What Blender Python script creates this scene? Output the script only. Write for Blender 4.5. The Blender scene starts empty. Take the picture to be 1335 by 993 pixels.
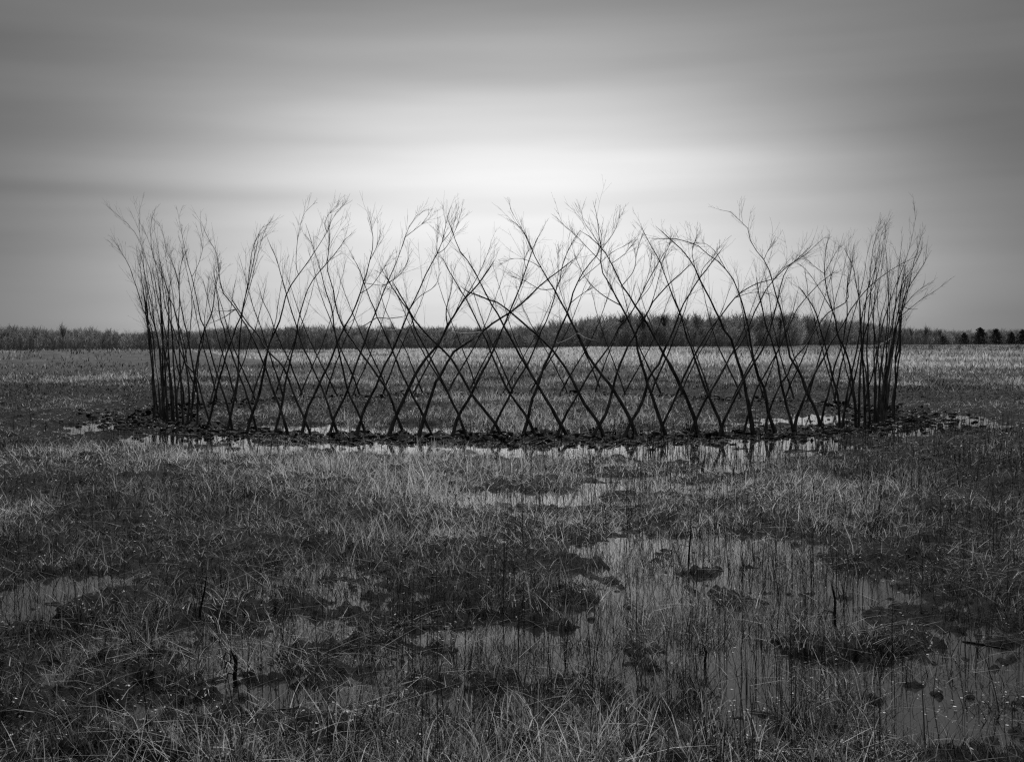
import bpy, math, random
import numpy as np
from math import radians, sin, cos, pi, sqrt

random.seed(7)
rng = np.random.default_rng(11)
S = bpy.context.scene
COL = S.collection

# ------------------------------------------------------------------ camera
H = 1.6            # eye height
F = 1675.0         # focal length in photo pixels
W, HT = 1335.0, 993.0
CX, YH = 667.5, 446.0
cam_d = bpy.data.cameras.new('camera')
cam = bpy.data.objects.new('camera', cam_d)
COL.objects.link(cam)
cam.location = (0, 0, H)
cam.rotation_euler = (radians(90), 0, 0)
cam_d.sensor_width = 36
cam_d.lens = 36 * F / W
cam_d.shift_y = -(HT / 2 - YH) / W
cam_d.clip_start = 0.05
cam_d.clip_end = 20000
S.camera = cam

# ------------------------------------------------------------------ sky and sun
SUN_AZ, SUN_EL = 4.0, 40.0      # degrees right of straight ahead, above horizon
world = bpy.data.worlds.new('World')
S.world = world
world.use_nodes = True
nt = world.node_tree
nt.nodes.clear()


class NG:
    """tiny helper for node maths"""
    def __init__(s, t): s.t = t

    def n(s, typ, **kw):
        nd = s.t.nodes.new(typ)
        for k, v in kw.items():
            setattr(nd, k, v)
        return nd

    def m(s, op, *a, clamp=False):
        nd = s.t.nodes.new('ShaderNodeMath')
        nd.operation = op
        nd.use_clamp = clamp
        for i, v in enumerate(a):
            if isinstance(v, (int, float)):
                nd.inputs[i].default_value = v
            else:
                s.t.links.new(v, nd.inputs[i])
        return nd.outputs[0]

    def l(s, a, b): s.t.links.new(a, b)


g = NG(nt)
tc = g.n('ShaderNodeTexCoord')
sep = g.n('ShaderNodeSeparateXYZ')
g.l(tc.outputs['Generated'], sep.inputs[0])
X, Y, Z = sep.outputs
az = g.m('MULTIPLY', g.m('ARCTAN2', X, Y), 180 / pi)
el = g.m('MULTIPLY', g.m('ARCSINE', Z), 180 / pi)
# long-exposure cloud streaks drawn out along the horizon
cmb = g.n('ShaderNodeCombineXYZ')
g.l(g.m('MULTIPLY', az, 0.034), cmb.inputs[0])
tilt = g.m('ADD', el, g.m('MULTIPLY', az, -0.012))
g.l(g.m('MULTIPLY', tilt, 0.36), cmb.inputs[1])
noi = g.n('ShaderNodeTexNoise')
noi.inputs['Scale'].default_value = 1.0
noi.inputs['Detail'].default_value = 3.5
noi.inputs['Roughness'].default_value = 0.45
g.l(cmb.outputs[0], noi.inputs['Vector'])
streak = g.m('SUBTRACT', noi.outputs['Fac'], 0.5)


def gauss(a0, sa, e0, se, amp, p=2.0):
    da = g.m('DIVIDE', g.m('SUBTRACT', az, a0), sa)
    de = g.m('DIVIDE', g.m('SUBTRACT', el, e0), se)
    q = g.m('ADD', g.m('POWER', g.m('ABSOLUTE', da), p), g.m('MULTIPLY', de, de))
    return g.m('MULTIPLY', g.m('EXPONENT', g.m('MULTIPLY', q, -0.5)), amp)


terms = [gauss(-0.6, 9.0, 7.6, 1.9, 0.30),       # the bright veil
         gauss(0.0, 13.2, 2.6, 4.6, 0.60, 3.0),        # glow down to the horizon
         gauss(0.5, 9.5, 10.2, 2.6, 0.17),
         gauss(15, 6.5, 8.6, 2.0, -0.075),
         gauss(-15, 6, 9.0, 1.6, -0.03),
         gauss(-1.5, 12, 13.8, 3.2, 0.10)]
tot = terms[0]
for t_ in terms[1:]:
    tot = g.m('ADD', tot, t_)
# thin darker band above the low bright bank
band = gauss(-9, 11, 6.45, 0.28, -0.07)
band2 = gauss(0, 8, 8.9, 0.35, -0.05)
tot = g.m('ADD', g.m('ADD', tot, band), band2)
sky = g.n('ShaderNodeTexSky')
sky.sky_type = 'NISHITA'
sky.sun_disc = False
sky.sun_elevation = radians(SUN_EL)
sky.sun_rotation = radians(SUN_AZ)
bw = g.n('ShaderNodeRGBToBW')
g.l(sky.outputs[0], bw.inputs[0])
base = g.m('MULTIPLY', bw.outputs[0], 0.010)
# overhead the cloud is an even mid grey
up = g.m('MULTIPLY', g.m('SMOOTH_MIN', g.m('MAXIMUM', g.m('SUBTRACT', el, 19), 0.0), 32.0, 5.0), 0.004)
tot = g.m('ADD', g.m('ADD', tot, 0.068), g.m('ADD', base, up))
tot = g.m('MULTIPLY', tot, g.m('ADD', 1.0, g.m('MULTIPLY', streak, 0.65)))
tot = g.m('MAXIMUM', tot, 0.02)
bg = g.n('ShaderNodeBackground')
bg.inputs['Strength'].default_value = 1.0
g.l(tot, bg.inputs['Color'])
wo = g.n('ShaderNodeOutputWorld')
g.l(bg.outputs[0], wo.inputs[0])

sd = bpy.data.lights.new('sun', 'SUN')
sd.energy = 5.0
sd.angle = radians(5)
sd.color = (1, 1, 1)
sun = bpy.data.objects.new('sun', sd)
COL.objects.link(sun)
sun.rotation_euler = (radians(90 - SUN_EL), 0, radians(180 - SUN_AZ))
sun.location = (5, 60, 60)

S.view_settings.view_transform = 'Standard'
S.view_settings.look = 'None'
S.view_settings.exposure = 0
S.view_settings.gamma = 1
S.render.engine = 'CYCLES'
S.cycles.use_denoising = False
S.cycles.max_bounces = 4
S.cycles.diffuse_bounces = 2
S.cycles.glossy_bounces = 2
S.cycles.transparent_max_bounces = 4
S.cycles.filter_width = 1.3
S.cycles.sample_clamp_indirect = 1.5
S.cycles.sample_clamp_direct = 2.0
S.cycles.caustics_reflective = False
S.cycles.caustics_refractive = False

K = H * F


def gp(px, py):
    """ground point seen at a photo pixel"""
    t = K / (py - YH)
    return ((px - CX) / F * t, t)


# ------------------------------------------------------------------ numpy noise
_perm = rng.random((512, 512)).astype(np.float64)


def vnoise(x, y):
    xi = np.floor(x).astype(np.int64); yi = np.floor(y).astype(np.int64)
    fx = x - xi; fy = y - yi
    fx = fx * fx * (3 - 2 * fx); fy = fy * fy * (3 - 2 * fy)
    a = _perm[xi & 511, yi & 511]; b = _perm[(xi + 1) & 511, yi & 511]
    c = _perm[xi & 511, (yi + 1) & 511]; d = _perm[(xi + 1) & 511, (yi + 1) & 511]
    return (a * (1 - fx) + b * fx) * (1 - fy) + (c * (1 - fx) + d * fx) * fy


def fbm(x, y, o=4, r=0.5):
    s = 0; a = 1; n = 0
    for i in range(o):
        s = s + a * (vnoise(x * 2 ** i + 17.3 * i, y * 2 ** i + 9.1 * i) - 0.5) * 2
        n += a; a *= r
    return s / n


# ------------------------------------------------------------------ terrain
RX, RY, RR = 0.24, 29.05, 8.0        # the ring
# pools: photo px centre, px radii, strength
POOLS = [
    (330, 825, 150, 55, 1.0), (60, 770, 75, 30, .9), (180, 850, 80, 30, .6), (470, 770, 70, 35, .55), (400, 920, 90, 22, .5),
    (830, 745, 70, 38, 1.0), (880, 810, 85, 45, 1.0), (960, 715, 60, 26, .9), (1010, 790, 95, 50, 1.0), (1090, 880, 110, 55, .9),
    (930, 880, 60, 40, .5), (1120, 770, 70, 35, .7), (1290, 850, 75, 45, 1.0), (1180, 950, 80, 40, .8), (690, 845, 100, 22, .8),
    (850, 640, 75, 14, 1.3), (690, 648, 85, 8, 1.2), (930, 606, 60, 9, 1.0), (790, 605, 60, 8, .5), (500, 655, 60, 7, .2),
    (540, 905, 90, 30, .4), (740, 930, 120, 35, .45), (160, 950, 80, 22, .35),
    (1222, 549, 48, 5.5, 1.5), (1170, 562, 34, 5.5, 1.5), (1045, 550, 70, 8, 1.2), (1100, 548, 30, 7, .8), (960, 553, 30, 5, .5),
    (400, 560, 70, 6, 1.5), (540, 562, 70, 5, 1.3), (330, 564, 50, 5, 1.3), (900, 564, 50, 4, .5),
    (180, 550, 45, 8, 1.2), (230, 570, 45, 7, .9), (300, 587, 70, 5, .9), (430, 587, 80, 5, 1.2), (130, 560, 25, 8, .6),
    (760, 589, 85, 6, 1.4), (890, 588, 90, 7, 1.4), (1040, 584, 70, 7, 1.4), (590, 587, 80, 5, 1.2), (1010, 574, 60, 5, 1.2),
    (1270, 464, 130, 2.6, 1.6),
    # grassy humps that break the open water
    (935, 792, 38, 15, -.8), (862, 848, 42, 16, -.8), (1045, 846, 36, 18, -.9), (812, 768, 26, 9, -.7), (1002, 742, 34, 8, -.7),
    (1128, 905, 46, 16, -.9), (965, 905, 40, 16, -.7), (1180, 800, 34, 14, -.7), (890, 718, 26, 6, -.5), (300, 800, 34, 10, -.6),
    (395, 850, 40, 14, -.7), (200, 815, 30, 9, -.6), (1075, 775, 30, 9, -.7), (1240, 905, 34, 16, -.6),
]
_pw = []
for (px, py, rx, ry, s) in POOLS:
    x0, y0 = gp(px, py)
    _pw.append((x0, y0, rx * y0 / F, ry * y0 * y0 / K, s))


def wet(x, y):
    w = np.zeros_like(x)
    for (x0, y0, rx, ry, s) in _pw:
        q = ((x - x0) / rx) ** 2 + ((y - y0) / ry) ** 2
        m = q < 9
        w[m] += s * np.exp(-q[m] * 0.6)
    return np.clip(w, -.25, 1.5)


def ringd(x, y):
    return np.hypot(x - RX, y - RY) - RR


def ground(x, y):
    x = np.asarray(x, float); y = np.asarray(y, float)
    d = np.hypot(x, y)
    near = np.clip(1 - (d - 60) / 60, 0, 1)
    z = 0.045 + 0.03 * np.clip((d - 40) / 30, 0, 1) + 0.025 * fbm(x * .55, y * .55, 3) + near * (0.080 * fbm(x * 2.1 + 5, y * 1.5, 4, .6) + 0.060 * fbm(x * 4.6, y * 3.6, 4, .65) + np.clip(1.6 - d / 12, 0, 1) * .065 * fbm(x * 13, y * 10, 3, .6))
    rd = ringd(x, y)
    ridge = np.exp(-(rd / 0.50) ** 2)
    moat = np.exp(-((rd - 1.3) / 0.75) ** 2) * .45 + np.exp(-((rd + 1.25) / 0.5) ** 2) * .25
    w = wet(x, y)
    # gentler pools: noise breaks their edge
    z = z - 0.120 * w * (0.75 + 0.9 * fbm(x * 1.1 + 40, y * .9 + 3, 4, .6)) - 0.17 * moat * (.7 + 1.2 * fbm(x * .5 + 2, y * .5, 2))
    z = z + ridge * (0.02 + 0.04 * fbm(x * 3.1, y * 3.1 + 8, 3))
    mud = np.exp(-(rd / 2.3) ** 2)
    z = z + mud * (0.12 * fbm(x * 4.5, y * 2.6, 4, .65) + .05 * fbm(x * 9, y * 6, 3, .65))
    z = np.maximum(z, -0.12)
    # grassy bank on the left of the field
    bank = np.exp(-((y - 92 - 3.5 * fbm(x * .12, x * 0 + 3, 2)) / 9) ** 2) * np.clip((-x - 15) / 9, 0, 1)
    z = z + bank * (0.75 + 0.35 * fbm(x * .35, y * .25, 3))
    # the fields lift a little far off
    z = z + np.clip((d - 100) / 200, 0, 1) * 0.10
    return z


def zg(x, y):
    return float(ground(np.array([x]), np.array([y]))[0])


# ------------------------------------------------------------------ mesh helpers
def mesh_np(name, v, f, mat, parent=None, tone=None, smooth=False):
    v = np.ascontiguousarray(v, dtype=np.float32); f = np.ascontiguousarray(f, dtype=np.int32)
    me = bpy.data.meshes.new(name)
    n, k = f.shape
    me.vertices.add(len(v)); me.vertices.foreach_set('co', v.ravel())
    me.loops.add(n * k); me.loops.foreach_set('vertex_index', f.ravel())
    me.polygons.add(n)
    me.polygons.foreach_set('loop_start', np.arange(0, n * k, k, dtype=np.int32))
    if smooth:
        me.polygons.foreach_set('use_smooth', np.ones(n, dtype=bool))
    if tone is not None:
        a = me.attributes.new('tone', 'FLOAT', 'POINT')
        a.data.foreach_set('value', np.ascontiguousarray(tone, dtype=np.float32))
    me.update(calc_edges=True)
    me.materials.append(mat)
    o = bpy.data.objects.new(name, me)
    COL.objects.link(o)
    if parent is not None:
        o.parent = parent
    return o


def tubes(P, R, sides=3):
    """P (n,k,3) centre lines, R (n,k) radii -> verts, quads"""
    n, k, _ = P.shape
    T = np.empty_like(P)
    T[:, 1:-1] = P[:, 2:] - P[:, :-2]; T[:, 0] = P[:, 1] - P[:, 0]; T[:, -1] = P[:, -1] - P[:, -2]
    T /= np.linalg.norm(T, axis=2, keepdims=True) + 1e-9
    ref = np.where(np.abs(T[:, :1, 2:3]) > .9, np.array([[[1., 0, 0]]]), np.array([[[0, 0, 1.]]]))
    ref = np.broadcast_to(ref, T.shape)
    A = np.cross(T, ref); A /= np.linalg.norm(A, axis=2, keepdims=True) + 1e-9
    B = np.cross(T, A)
    ang = np.arange(sides) * 2 * pi / sides
    V = P[:, :, None] + R[:, :, None, None] * (A[:, :, None] * np.cos(ang)[None, None, :, None] + B[:, :, None] * np.sin(ang)[None, None, :, None])
    V = V.reshape(-1, 3)
    i = np.arange(n)[:, None, None] * (k * sides) + np.arange(k - 1)[None, :, None] * sides
    s = np.arange(sides)[None, None, :]; s2 = (s + 1) % sides
    f = np.stack([i + s, i + s2, i + s2 + sides, i + s + sides], axis=-1).reshape(-1, 4)
    return V, f


def empty(name, loc, label, cat, group=None):
    o = bpy.data.objects.new(name, None); COL.objects.link(o)
    o.location = loc
    o.empty_display_size = 0.1
    o['label'] = label; o['category'] = cat
    if group: o['group'] = group
    return o


# ------------------------------------------------------------------ materials
def tone_mat(name, mul=1.0, trans=0.3, rough=0.8, noise=None, spec=0.2):
    m = bpy.data.materials.new(name); m.use_nodes = True
    q = NG(m.node_tree); m.node_tree.nodes.clear()
    at = q.n('ShaderNodeAttribute', attribute_name='tone')
    t = q.m('MULTIPLY', at.outputs['Fac'], mul)
    if noise:
        tx = q.n('ShaderNodeTexCoord'); nn = q.n('ShaderNodeTexNoise')
        nn.inputs['Scale'].default_value = noise
        q.l(tx.outputs['Object'], nn.inputs['Vector'])
        t = q.m('MULTIPLY', t, q.m('ADD', .4, q.m('MULTIPLY', nn.outputs['Fac'], 1.2)))
    p = q.n('ShaderNodeBsdfPrincipled')
    p.inputs['Roughness'].default_value = rough
    p.inputs['Specular IOR Level'].default_value = spec
    q.l(t, p.inputs['Base Color'])
    out = q.n('ShaderNodeOutputMaterial')
    if trans:
        tr = q.n('ShaderNodeBsdfTranslucent'); q.l(t, tr.inputs['Color'])
        mx = q.n('ShaderNodeMixShader'); mx.inputs[0].default_value = trans
        q.l(p.outputs[0], mx.inputs[1]); q.l(tr.outputs[0], mx.inputs[2]); q.l(mx.outputs[0], out.inputs[0])
    else:
        q.l(p.outputs[0], out.inputs[0])
    return m


M_blade = tone_mat('dry_grass', 1.0, 0.30, spec=.04)
M_wood_far = tone_mat('winter_twig', 1.0, 0, noise=.05)


def bark_mat(name, lo, hi, scale=9.0):
    m = bpy.data.materials.new(name); m.use_nodes = True
    q = NG(m.node_tree); m.node_tree.nodes.clear()
    tx = q.n('ShaderNodeTexCoord'); mp = q.n('ShaderNodeMapping'); mp.inputs['Scale'].default_value = (1, 1, .25)
    q.l(tx.outputs['Object'], mp.inputs[0])
    nn = q.n('ShaderNodeTexNoise'); nn.inputs['Scale'].default_value = scale; nn.inputs['Detail'].default_value = 6
    q.l(mp.outputs[0], nn.inputs['Vector'])
    r = q.n('ShaderNodeValToRGB')
    r.color_ramp.elements[0].position = .35; r.color_ramp.elements[0].color = (lo, lo, lo, 1)
    r.color_ramp.elements[1].position = .75; r.color_ramp.elements[1].color = (hi, hi, hi, 1)
    q.l(nn.outputs['Fac'], r.inputs[0])
    p = q.n('ShaderNodeBsdfPrincipled'); p.inputs['Roughness'].default_value = .75
    p.inputs['Specular IOR Level'].default_value = .08
    q.l(r.outputs[0], p.inputs['Base Color'])
    b = q.n('ShaderNodeBump'); b.inputs['Strength'].default_value = .6; b.inputs['Distance'].default_value = .01
    q.l(nn.outputs['Fac'], b.inputs['Height']); q.l(b.outputs[0], p.inputs['Normal'])
    o = q.n('ShaderNodeOutputMaterial'); q.l(p.outputs[0], o.inputs[0])
    return m


M_bark = bark_mat('willow_bark', .02, .13, 14)
M_twig = bark_mat('willow_twig', .014, .035, 8)
M_peel = bark_mat('peeled_willow', .35, .6, 20)
M_stalk = bark_mat('dead_stalk', .006, .03, 30)


def ground_mat():
    m = bpy.data.materials.new('wet_mud'); m.use_nodes = True
    q = NG(m.node_tree); m.node_tree.nodes.clear()
    geo = q.n('ShaderNodeNewGeometry')
    n1 = q.n('ShaderNodeTexNoise'); n1.inputs['Scale'].default_value = 22; n1.inputs['Detail'].default_value = 8; n1.inputs['Roughness'].default_value = .7
    q.l(geo.outputs['Position'], n1.inputs['Vector'])
    n2 = q.n('ShaderNodeTexNoise'); n2.inputs['Scale'].default_value = 1.1; n2.inputs['Detail'].default_value = 5
    q.l(geo.outputs['Position'], n2.inputs['Vector'])
    at = q.n('ShaderNodeAttribute', attribute_name='tone')
    t = q.m('MULTIPLY', at.outputs['Fac'], q.m('ADD', .25, q.m('MULTIPLY', q.m('POWER', n1.outputs['Fac'], 2.0), 3.0)))
    t = q.m('MULTIPLY', t, q.m('ADD', .3, q.m('MULTIPLY', n2.outputs['Fac'], 1.4)))
    p = q.n('ShaderNodeBsdfPrincipled'); p.inputs['Roughness'].default_value = .9
    p.inputs['Specular IOR Level'].default_value = .03
    q.l(t, p.inputs['Base Color'])
    b = q.n('ShaderNodeBump'); b.inputs['Strength'].default_value = .9; b.inputs['Distance'].default_value = .03
    q.l(n1.outputs['Fac'], b.inputs['Height']); q.l(b.outputs[0], p.inputs['Normal'])
    o = q.n('ShaderNodeOutputMaterial'); q.l(p.outputs[0], o.inputs[0])
    return m


def water_mat():
    m = bpy.data.materials.new('still_water'); m.use_nodes = True
    q = NG(m.node_tree); m.node_tree.nodes.clear()
    p = q.n('ShaderNodeBsdfPrincipled')
    p.inputs['Base Color'].default_value = (.012, .012, .012, 1)
    p.inputs['Roughness'].default_value = .04
    p.inputs['IOR'].default_value = 2.0
    p.inputs['Specular IOR Level'].default_value = .75
    geo = q.n('ShaderNodeNewGeometry')
    n1 = q.n('ShaderNodeTexNoise'); n1.inputs['Scale'].default_value = 3.0; n1.inputs['Detail'].default_value = 3
    q.l(geo.outputs['Position'], n1.inputs['Vector'])
    b = q.n('ShaderNodeBump'); b.inputs['Strength'].default_value = .15; b.inputs['Distance'].default_value = .004
    q.l(n1.outputs['Fac'], b.inputs['Height']); q.l(b.outputs[0], p.inputs['Normal'])
    o = q.n('ShaderNodeOutputMaterial'); q.l(p.outputs[0], o.inputs[0])
    return m


M_ground, M_water = ground_mat(), water_mat()

# ------------------------------------------------------------------ ground sheet and water
def seq(a, b, ratio):
    n = max(2, int(math.log(b / a) / math.log(ratio)))
    return np.geomspace(a, b, n, endpoint=False)


rad = np.concatenate([seq(.3, 4, 1.06), seq(4, 17, 1.008), seq(17, 42, 1.0032), seq(42, 140, 1.012), seq(140, 900, 1.03), seq(900, 9000, 1.25), [9000.]])
aa = np.concatenate([np.arange(-180, -32, 4.), np.arange(-32, 32, .11), np.arange(32, 180.01, 4.)])
aa[-1] = 180
A, R_ = np.meshgrid(np.radians(aa), rad, indexing='ij')
gx = R_ * np.sin(A); gy = R_ * np.cos(A)
gz = ground(gx, gy)
na, nr = gx.shape
idx = np.arange(na * nr).reshape(na, nr)
q_ = np.stack([idx[:-1, :-1], idx[:-1, 1:], idx[1:, 1:], idx[1:, :-1]], -1).reshape(-1, 4)[:, ::-1]
rdv = ringd(gx, gy)
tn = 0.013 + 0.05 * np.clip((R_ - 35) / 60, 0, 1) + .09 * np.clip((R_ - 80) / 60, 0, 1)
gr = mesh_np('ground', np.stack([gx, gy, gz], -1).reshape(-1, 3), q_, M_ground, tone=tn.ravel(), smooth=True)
gr['kind'] = 'structure'
wv = np.array([(-300, -20, 0), (300, -20, 0), (300, 400, 0), (-300, 400, 0)], float)
wt = mesh_np('water', wv, np.array([[0, 1, 2, 3]]), M_water)
wt['kind'] = 'structure'


# ------------------------------------------------------------------ grass
def scatter(n, t0, t1, power, half=.56):
    """n ground points, density per area falling with distance as t**-power"""
    e = 2 - power
    u = rng.random(n)
    t = (t0 ** e + u * (t1 ** e - t0 ** e)) ** (1 / e) if abs(e) > 1e-6 else t0 * (t1 / t0) ** u
    x = (rng.random(n) * 2 - 1) * (half * t + .6)
    return x, t


def blades(x, y, z, length, width, lean, tone, segs=3, droop=.5, az=None):
    n = len(x)
    if az is None: az = rng.random(n) * 2 * pi
    dx, dy = np.cos(az), np.sin(az)
    fa = rng.random(n) * pi
    # sideways direction of the blade: mostly facing any way
    sx, sy = np.cos(fa), np.sin(fa)
    k = segs + 1
    P = np.zeros((n, k, 3)); ang = lean.copy()
    P[:, 0] = np.stack([x, y, z], -1)
    for i in range(1, k):
        st = length / segs
        P[:, i, 0] = P[:, i - 1, 0] + dx * np.sin(ang) * st
        P[:, i, 1] = P[:, i - 1, 1] + dy * np.sin(ang) * st
        P[:, i, 2] = P[:, i - 1, 2] + np.cos(ang) * st
        ang = ang + droop * rng.random(n)
    V = np.zeros((n, 2 * k, 3))
    for i in range(k):
        w = width * .5 * (1 - .85 * (i / segs) ** 1.5)
        off = np.stack([sx * w, sy * w, np.zeros(n)], -1)
        V[:, 2 * i] = P[:, i] - off; V[:, 2 * i + 1] = P[:, i] + off
    b = np.arange(n)[:, None] * (2 * k)
    f = np.concatenate([np.stack([b + 2 * i, b + 2 * i + 1, b + 2 * i + 3, b + 2 * i + 2], -1) for i in range(segs)], 1).reshape(-1, 4)
    return V.reshape(-1, 3), f, np.repeat(tone, 2 * k)


def join(parts):
    vs, fs, ts = [], [], []
    o = 0
    for v, f, t in parts:
        vs.append(v); fs.append(f + o); ts.append(t); o += len(v)
    return np.concatenate(vs), np.concatenate(fs), np.concatenate(ts)


def dry_vignette(x, y):
    """0 dark sedge .. 1 pale straw, in patches, plus vignette falloff painted into the tone"""
    d = .42 + 1.5 * fbm(x * .35 + 3, y * .22 + 7, 4, .6)
    d = d + .62 * np.exp(-((x + .6) / 4.2) ** 2 - ((y - 17) / 7.5) ** 2)      # bright centre of the vignette, painted as paler straw
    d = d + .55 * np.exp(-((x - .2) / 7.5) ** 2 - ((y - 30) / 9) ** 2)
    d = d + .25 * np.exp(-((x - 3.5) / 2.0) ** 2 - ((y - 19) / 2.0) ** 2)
    d = d - .38 * np.clip((7.8 - y) / 3, 0, 1) - .55 * np.clip((np.abs(x) - 3.2) / 4, 0, 1) * (y < 45)  # vignette darkening of bottom and sides, put into the grass colour
    d = d - .35 * np.clip((np.abs(x) - 1.5) / 1.5, 0, 1) * np.clip((10.5 - y) / 2, 0, 1)  # near corners darkened further, vignette painted into the blades
    return np.clip(d, 0, 1.15)


def straw_tone(n, dry_vig):
    u = rng.random(n)
    pale = u < (.10 + .42 * dry_vig)
    t = np.where(pale, .34 + .5 * rng.random(n), np.where(u > .62 - .1 * dry_vig, .07 + .20 * rng.random(n), .005 + .05 * rng.random(n) ** 2))
    return np.minimum(t * (.5 + .75 * dry_vig), .8)


def lowness(x, y):
    """growth is short on wet ground and round the dug ring"""
    rd = ringd(x, y)
    return np.clip(1 - np.clip((y - 7) / 8, .12, .62) * np.clip(wet(x, y), 0, 1), .3, 1) * (1 - .75 * np.exp(-((rd - 1.5) / 2.3) ** 2))


def keep_land(x, y, on_water=.06, mud_keep=.04):
    z = ground(x, y)
    rd = ringd(x, y)
    mud = np.exp(-((rd - .2) / .72) ** 4)
    p = np.where(z < .005, on_water, 1.0) * (1 - mud * (1 - mud_keep))
    cl = np.clip(.46 + 2.8 * fbm(x * 2.3 + 21, y * 1.7 + 33, 4, .7), 0, 1)      # matted clumps
    p = np.where(z < .005, np.maximum(on_water * .5, .95 * cl), p * (.25 + .75 * np.clip(cl + .35, 0, 1)))
    p = p * (1 - mud * (1 - mud_keep))
    k = rng.random(len(x)) < p
    z = np.maximum(z, .0)
    return x[k], y[k], z[k]


parts = []
# short matted growth
x, y = scatter(620000, 4.0, 60, 1.55)
x, y, z = keep_land(x, y, .05)
n = len(x); dry_vig = dry_vignette(x, y)
dens = np.clip(.35 + 1.0 * fbm(x * 1.7 + 9, y * 1.7, 3) + .5, .12, 1)
k = rng.random(n) < dens; x, y, z, dry_vig = x[k], y[k], z[k], dry_vig[k]; n = len(x)
L = (.05 + .10 * rng.random(n)) * (.7 + .7 * dry_vig) * lowness(x, y)
wd = np.maximum(.0034, .00044 * y) * (.6 + .8 * rng.random(n))
parts.append(blades(x, y, z - .005, L, wd, .35 + 1.15 * rng.random(n), straw_tone(n, dry_vig), 2, .6))
# taller dry blades
x, y = scatter(290000, 4.0, 60, 1.45)
x, y, z = keep_land(x, y, .10)
tc_ = np.clip(.25 + 2.4 * fbm(x * .9 + 70, y * .7 + 12, 4, .6), .06, 1)
k = rng.random(len(x)) < tc_; x, y, z = x[k], y[k], z[k]
n = len(x); dry_vig = dry_vignette(x, y)
L = (.08 + .20 * rng.random(n)) * (.6 + .8 * dry_vig) * lowness(x, y)
wd = np.maximum(.0036, .00044 * y) * (.6 + .8 * rng.random(n))
parts.append(blades(x, y, z - .01, L, wd, .05 + .75 * rng.random(n) ** 1.3, straw_tone(n, dry_vig), 3, .5))
# long fallen straw lying across
x, y = scatter(24000, 4.0, 40, 1.45)
x, y, z = keep_land(x, y, .25)
n = len(x); dry_vig = dry_vignette(x, y)
L = .10 + .26 * rng.random(n) ** 1.8
azf = np.where(rng.random(n) < .6, rng.normal(-.55, .5, n), rng.random(n) * 6.28) + np.where(rng.random(n) < .3, pi, 0)
wd = np.maximum(.0034, .00042 * y) * (.6 + .7 * rng.random(n))
v = blades(x, y, z + .02 + .06 * rng.random(n), L, wd, 1.15 + .38 * rng.random(n), np.minimum(.10 + .8 * rng.random(n) ** 1.3 * (.35 + dry_vig), .85), 2, .25, az=azf)
parts.append(v)
v, f, t = join(parts)
o = mesh_np('grass', v, f, M_blade, tone=t); o['kind'] = 'stuff'

# dark upright rushes standing in and round the pools
parts = []
x, y = scatter(90000, 4.2, 24, 1.3)
z = ground(x, y)
zc_ = z.copy()
clump = np.clip(.35 + 2.0 * fbm(x * 1.5 + 60, y * 1.1, 4, .6), .08, 1) * np.where(z < .03, 1.0, .35)
clump *= np.clip(.6 + .3 * np.tanh(x * 1.2), .2, 1)
k = rng.random(len(x)) < clump * .55
x, y, z = x[k], y[k], np.maximum(z[k], -.02); n = len(x)
L = .08 + .42 * rng.random(n) ** 1.5
wd = np.maximum(.0038, .00043 * y) * (.6 + .9 * rng.random(n))
parts.append(blades(x, y, z - .01, L, wd, .22 * rng.random(n) ** 1.4, .008 + .03 * rng.random(n) ** 2, 3, .10))
# bent ones
k = rng.random(n) < .35
parts.append(blades(x[k] + .03, y[k] + .02, z[k] - .01, L[k] * .8, wd[k], .5 + .7 * rng.random(k.sum()), .010 + .05 * rng.random(k.sum()) ** 2, 3, .3))
v, f, t = join(parts)
o = mesh_np('rushes', v, f, M_blade, tone=t); o['kind'] = 'stuff'

# leaf and stem litter, on mud and floating
x, y = scatter(130000, 4.2, 34, 1.6)
th = rng.random(26000) * 2 * pi; rr = RR + rng.normal(.4, 1.3, 26000)
x = np.concatenate([x, RX + rr * np.cos(th)]); y = np.concatenate([y, RY + rr * np.sin(th)])
z = np.maximum(ground(x, y), 0.0)
n = len(x)
k = (rng.random(n) < np.where(z <= 0, np.where(np.abs(ringd(x, y) - .4) < 2.2, .85, .5), .9)) & (rng.random(n) < np.clip(.35 + .35 * (np.abs(ringd(x, y) - .4) < 2) + 2.6 * fbm(x * 2 + 5, y * 1.6 + 80, 4, .65), 0.05, 1))
x, y, z = x[k], y[k], z[k]; n = len(x)
s = np.maximum(.0085, .0009 * y) * (.35 + 1.0 * rng.random(n) ** 1.5)
a = rng.random(n) * 2 * pi
u = np.stack([np.cos(a), np.sin(a), (rng.random(n) - .5) * .8 * (z > 0)], -1) * s[:, None]
w = np.stack([-np.sin(a), np.cos(a), (rng.random(n) - .5) * .8 * (z > 0)], -1) * (s * (.25 + .5 * rng.random(n)))[:, None]
c = np.stack([x, y, z + .005 + .02 * rng.random(n) * (z > 0)], -1)
V = np.stack([c - u, c - w + u * .1, c + u, c + w - u * .1], 1).reshape(-1, 3)
tt = np.repeat(np.where(rng.random(n) < .38, .45 + .4 * rng.random(n), .01 + .22 * rng.random(n) ** 1.5), 4)
o = mesh_np('leaf_litter', V, np.arange(4 * n).reshape(n, 4), M_blade, tone=tt); o['kind'] = 'stuff'

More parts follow.
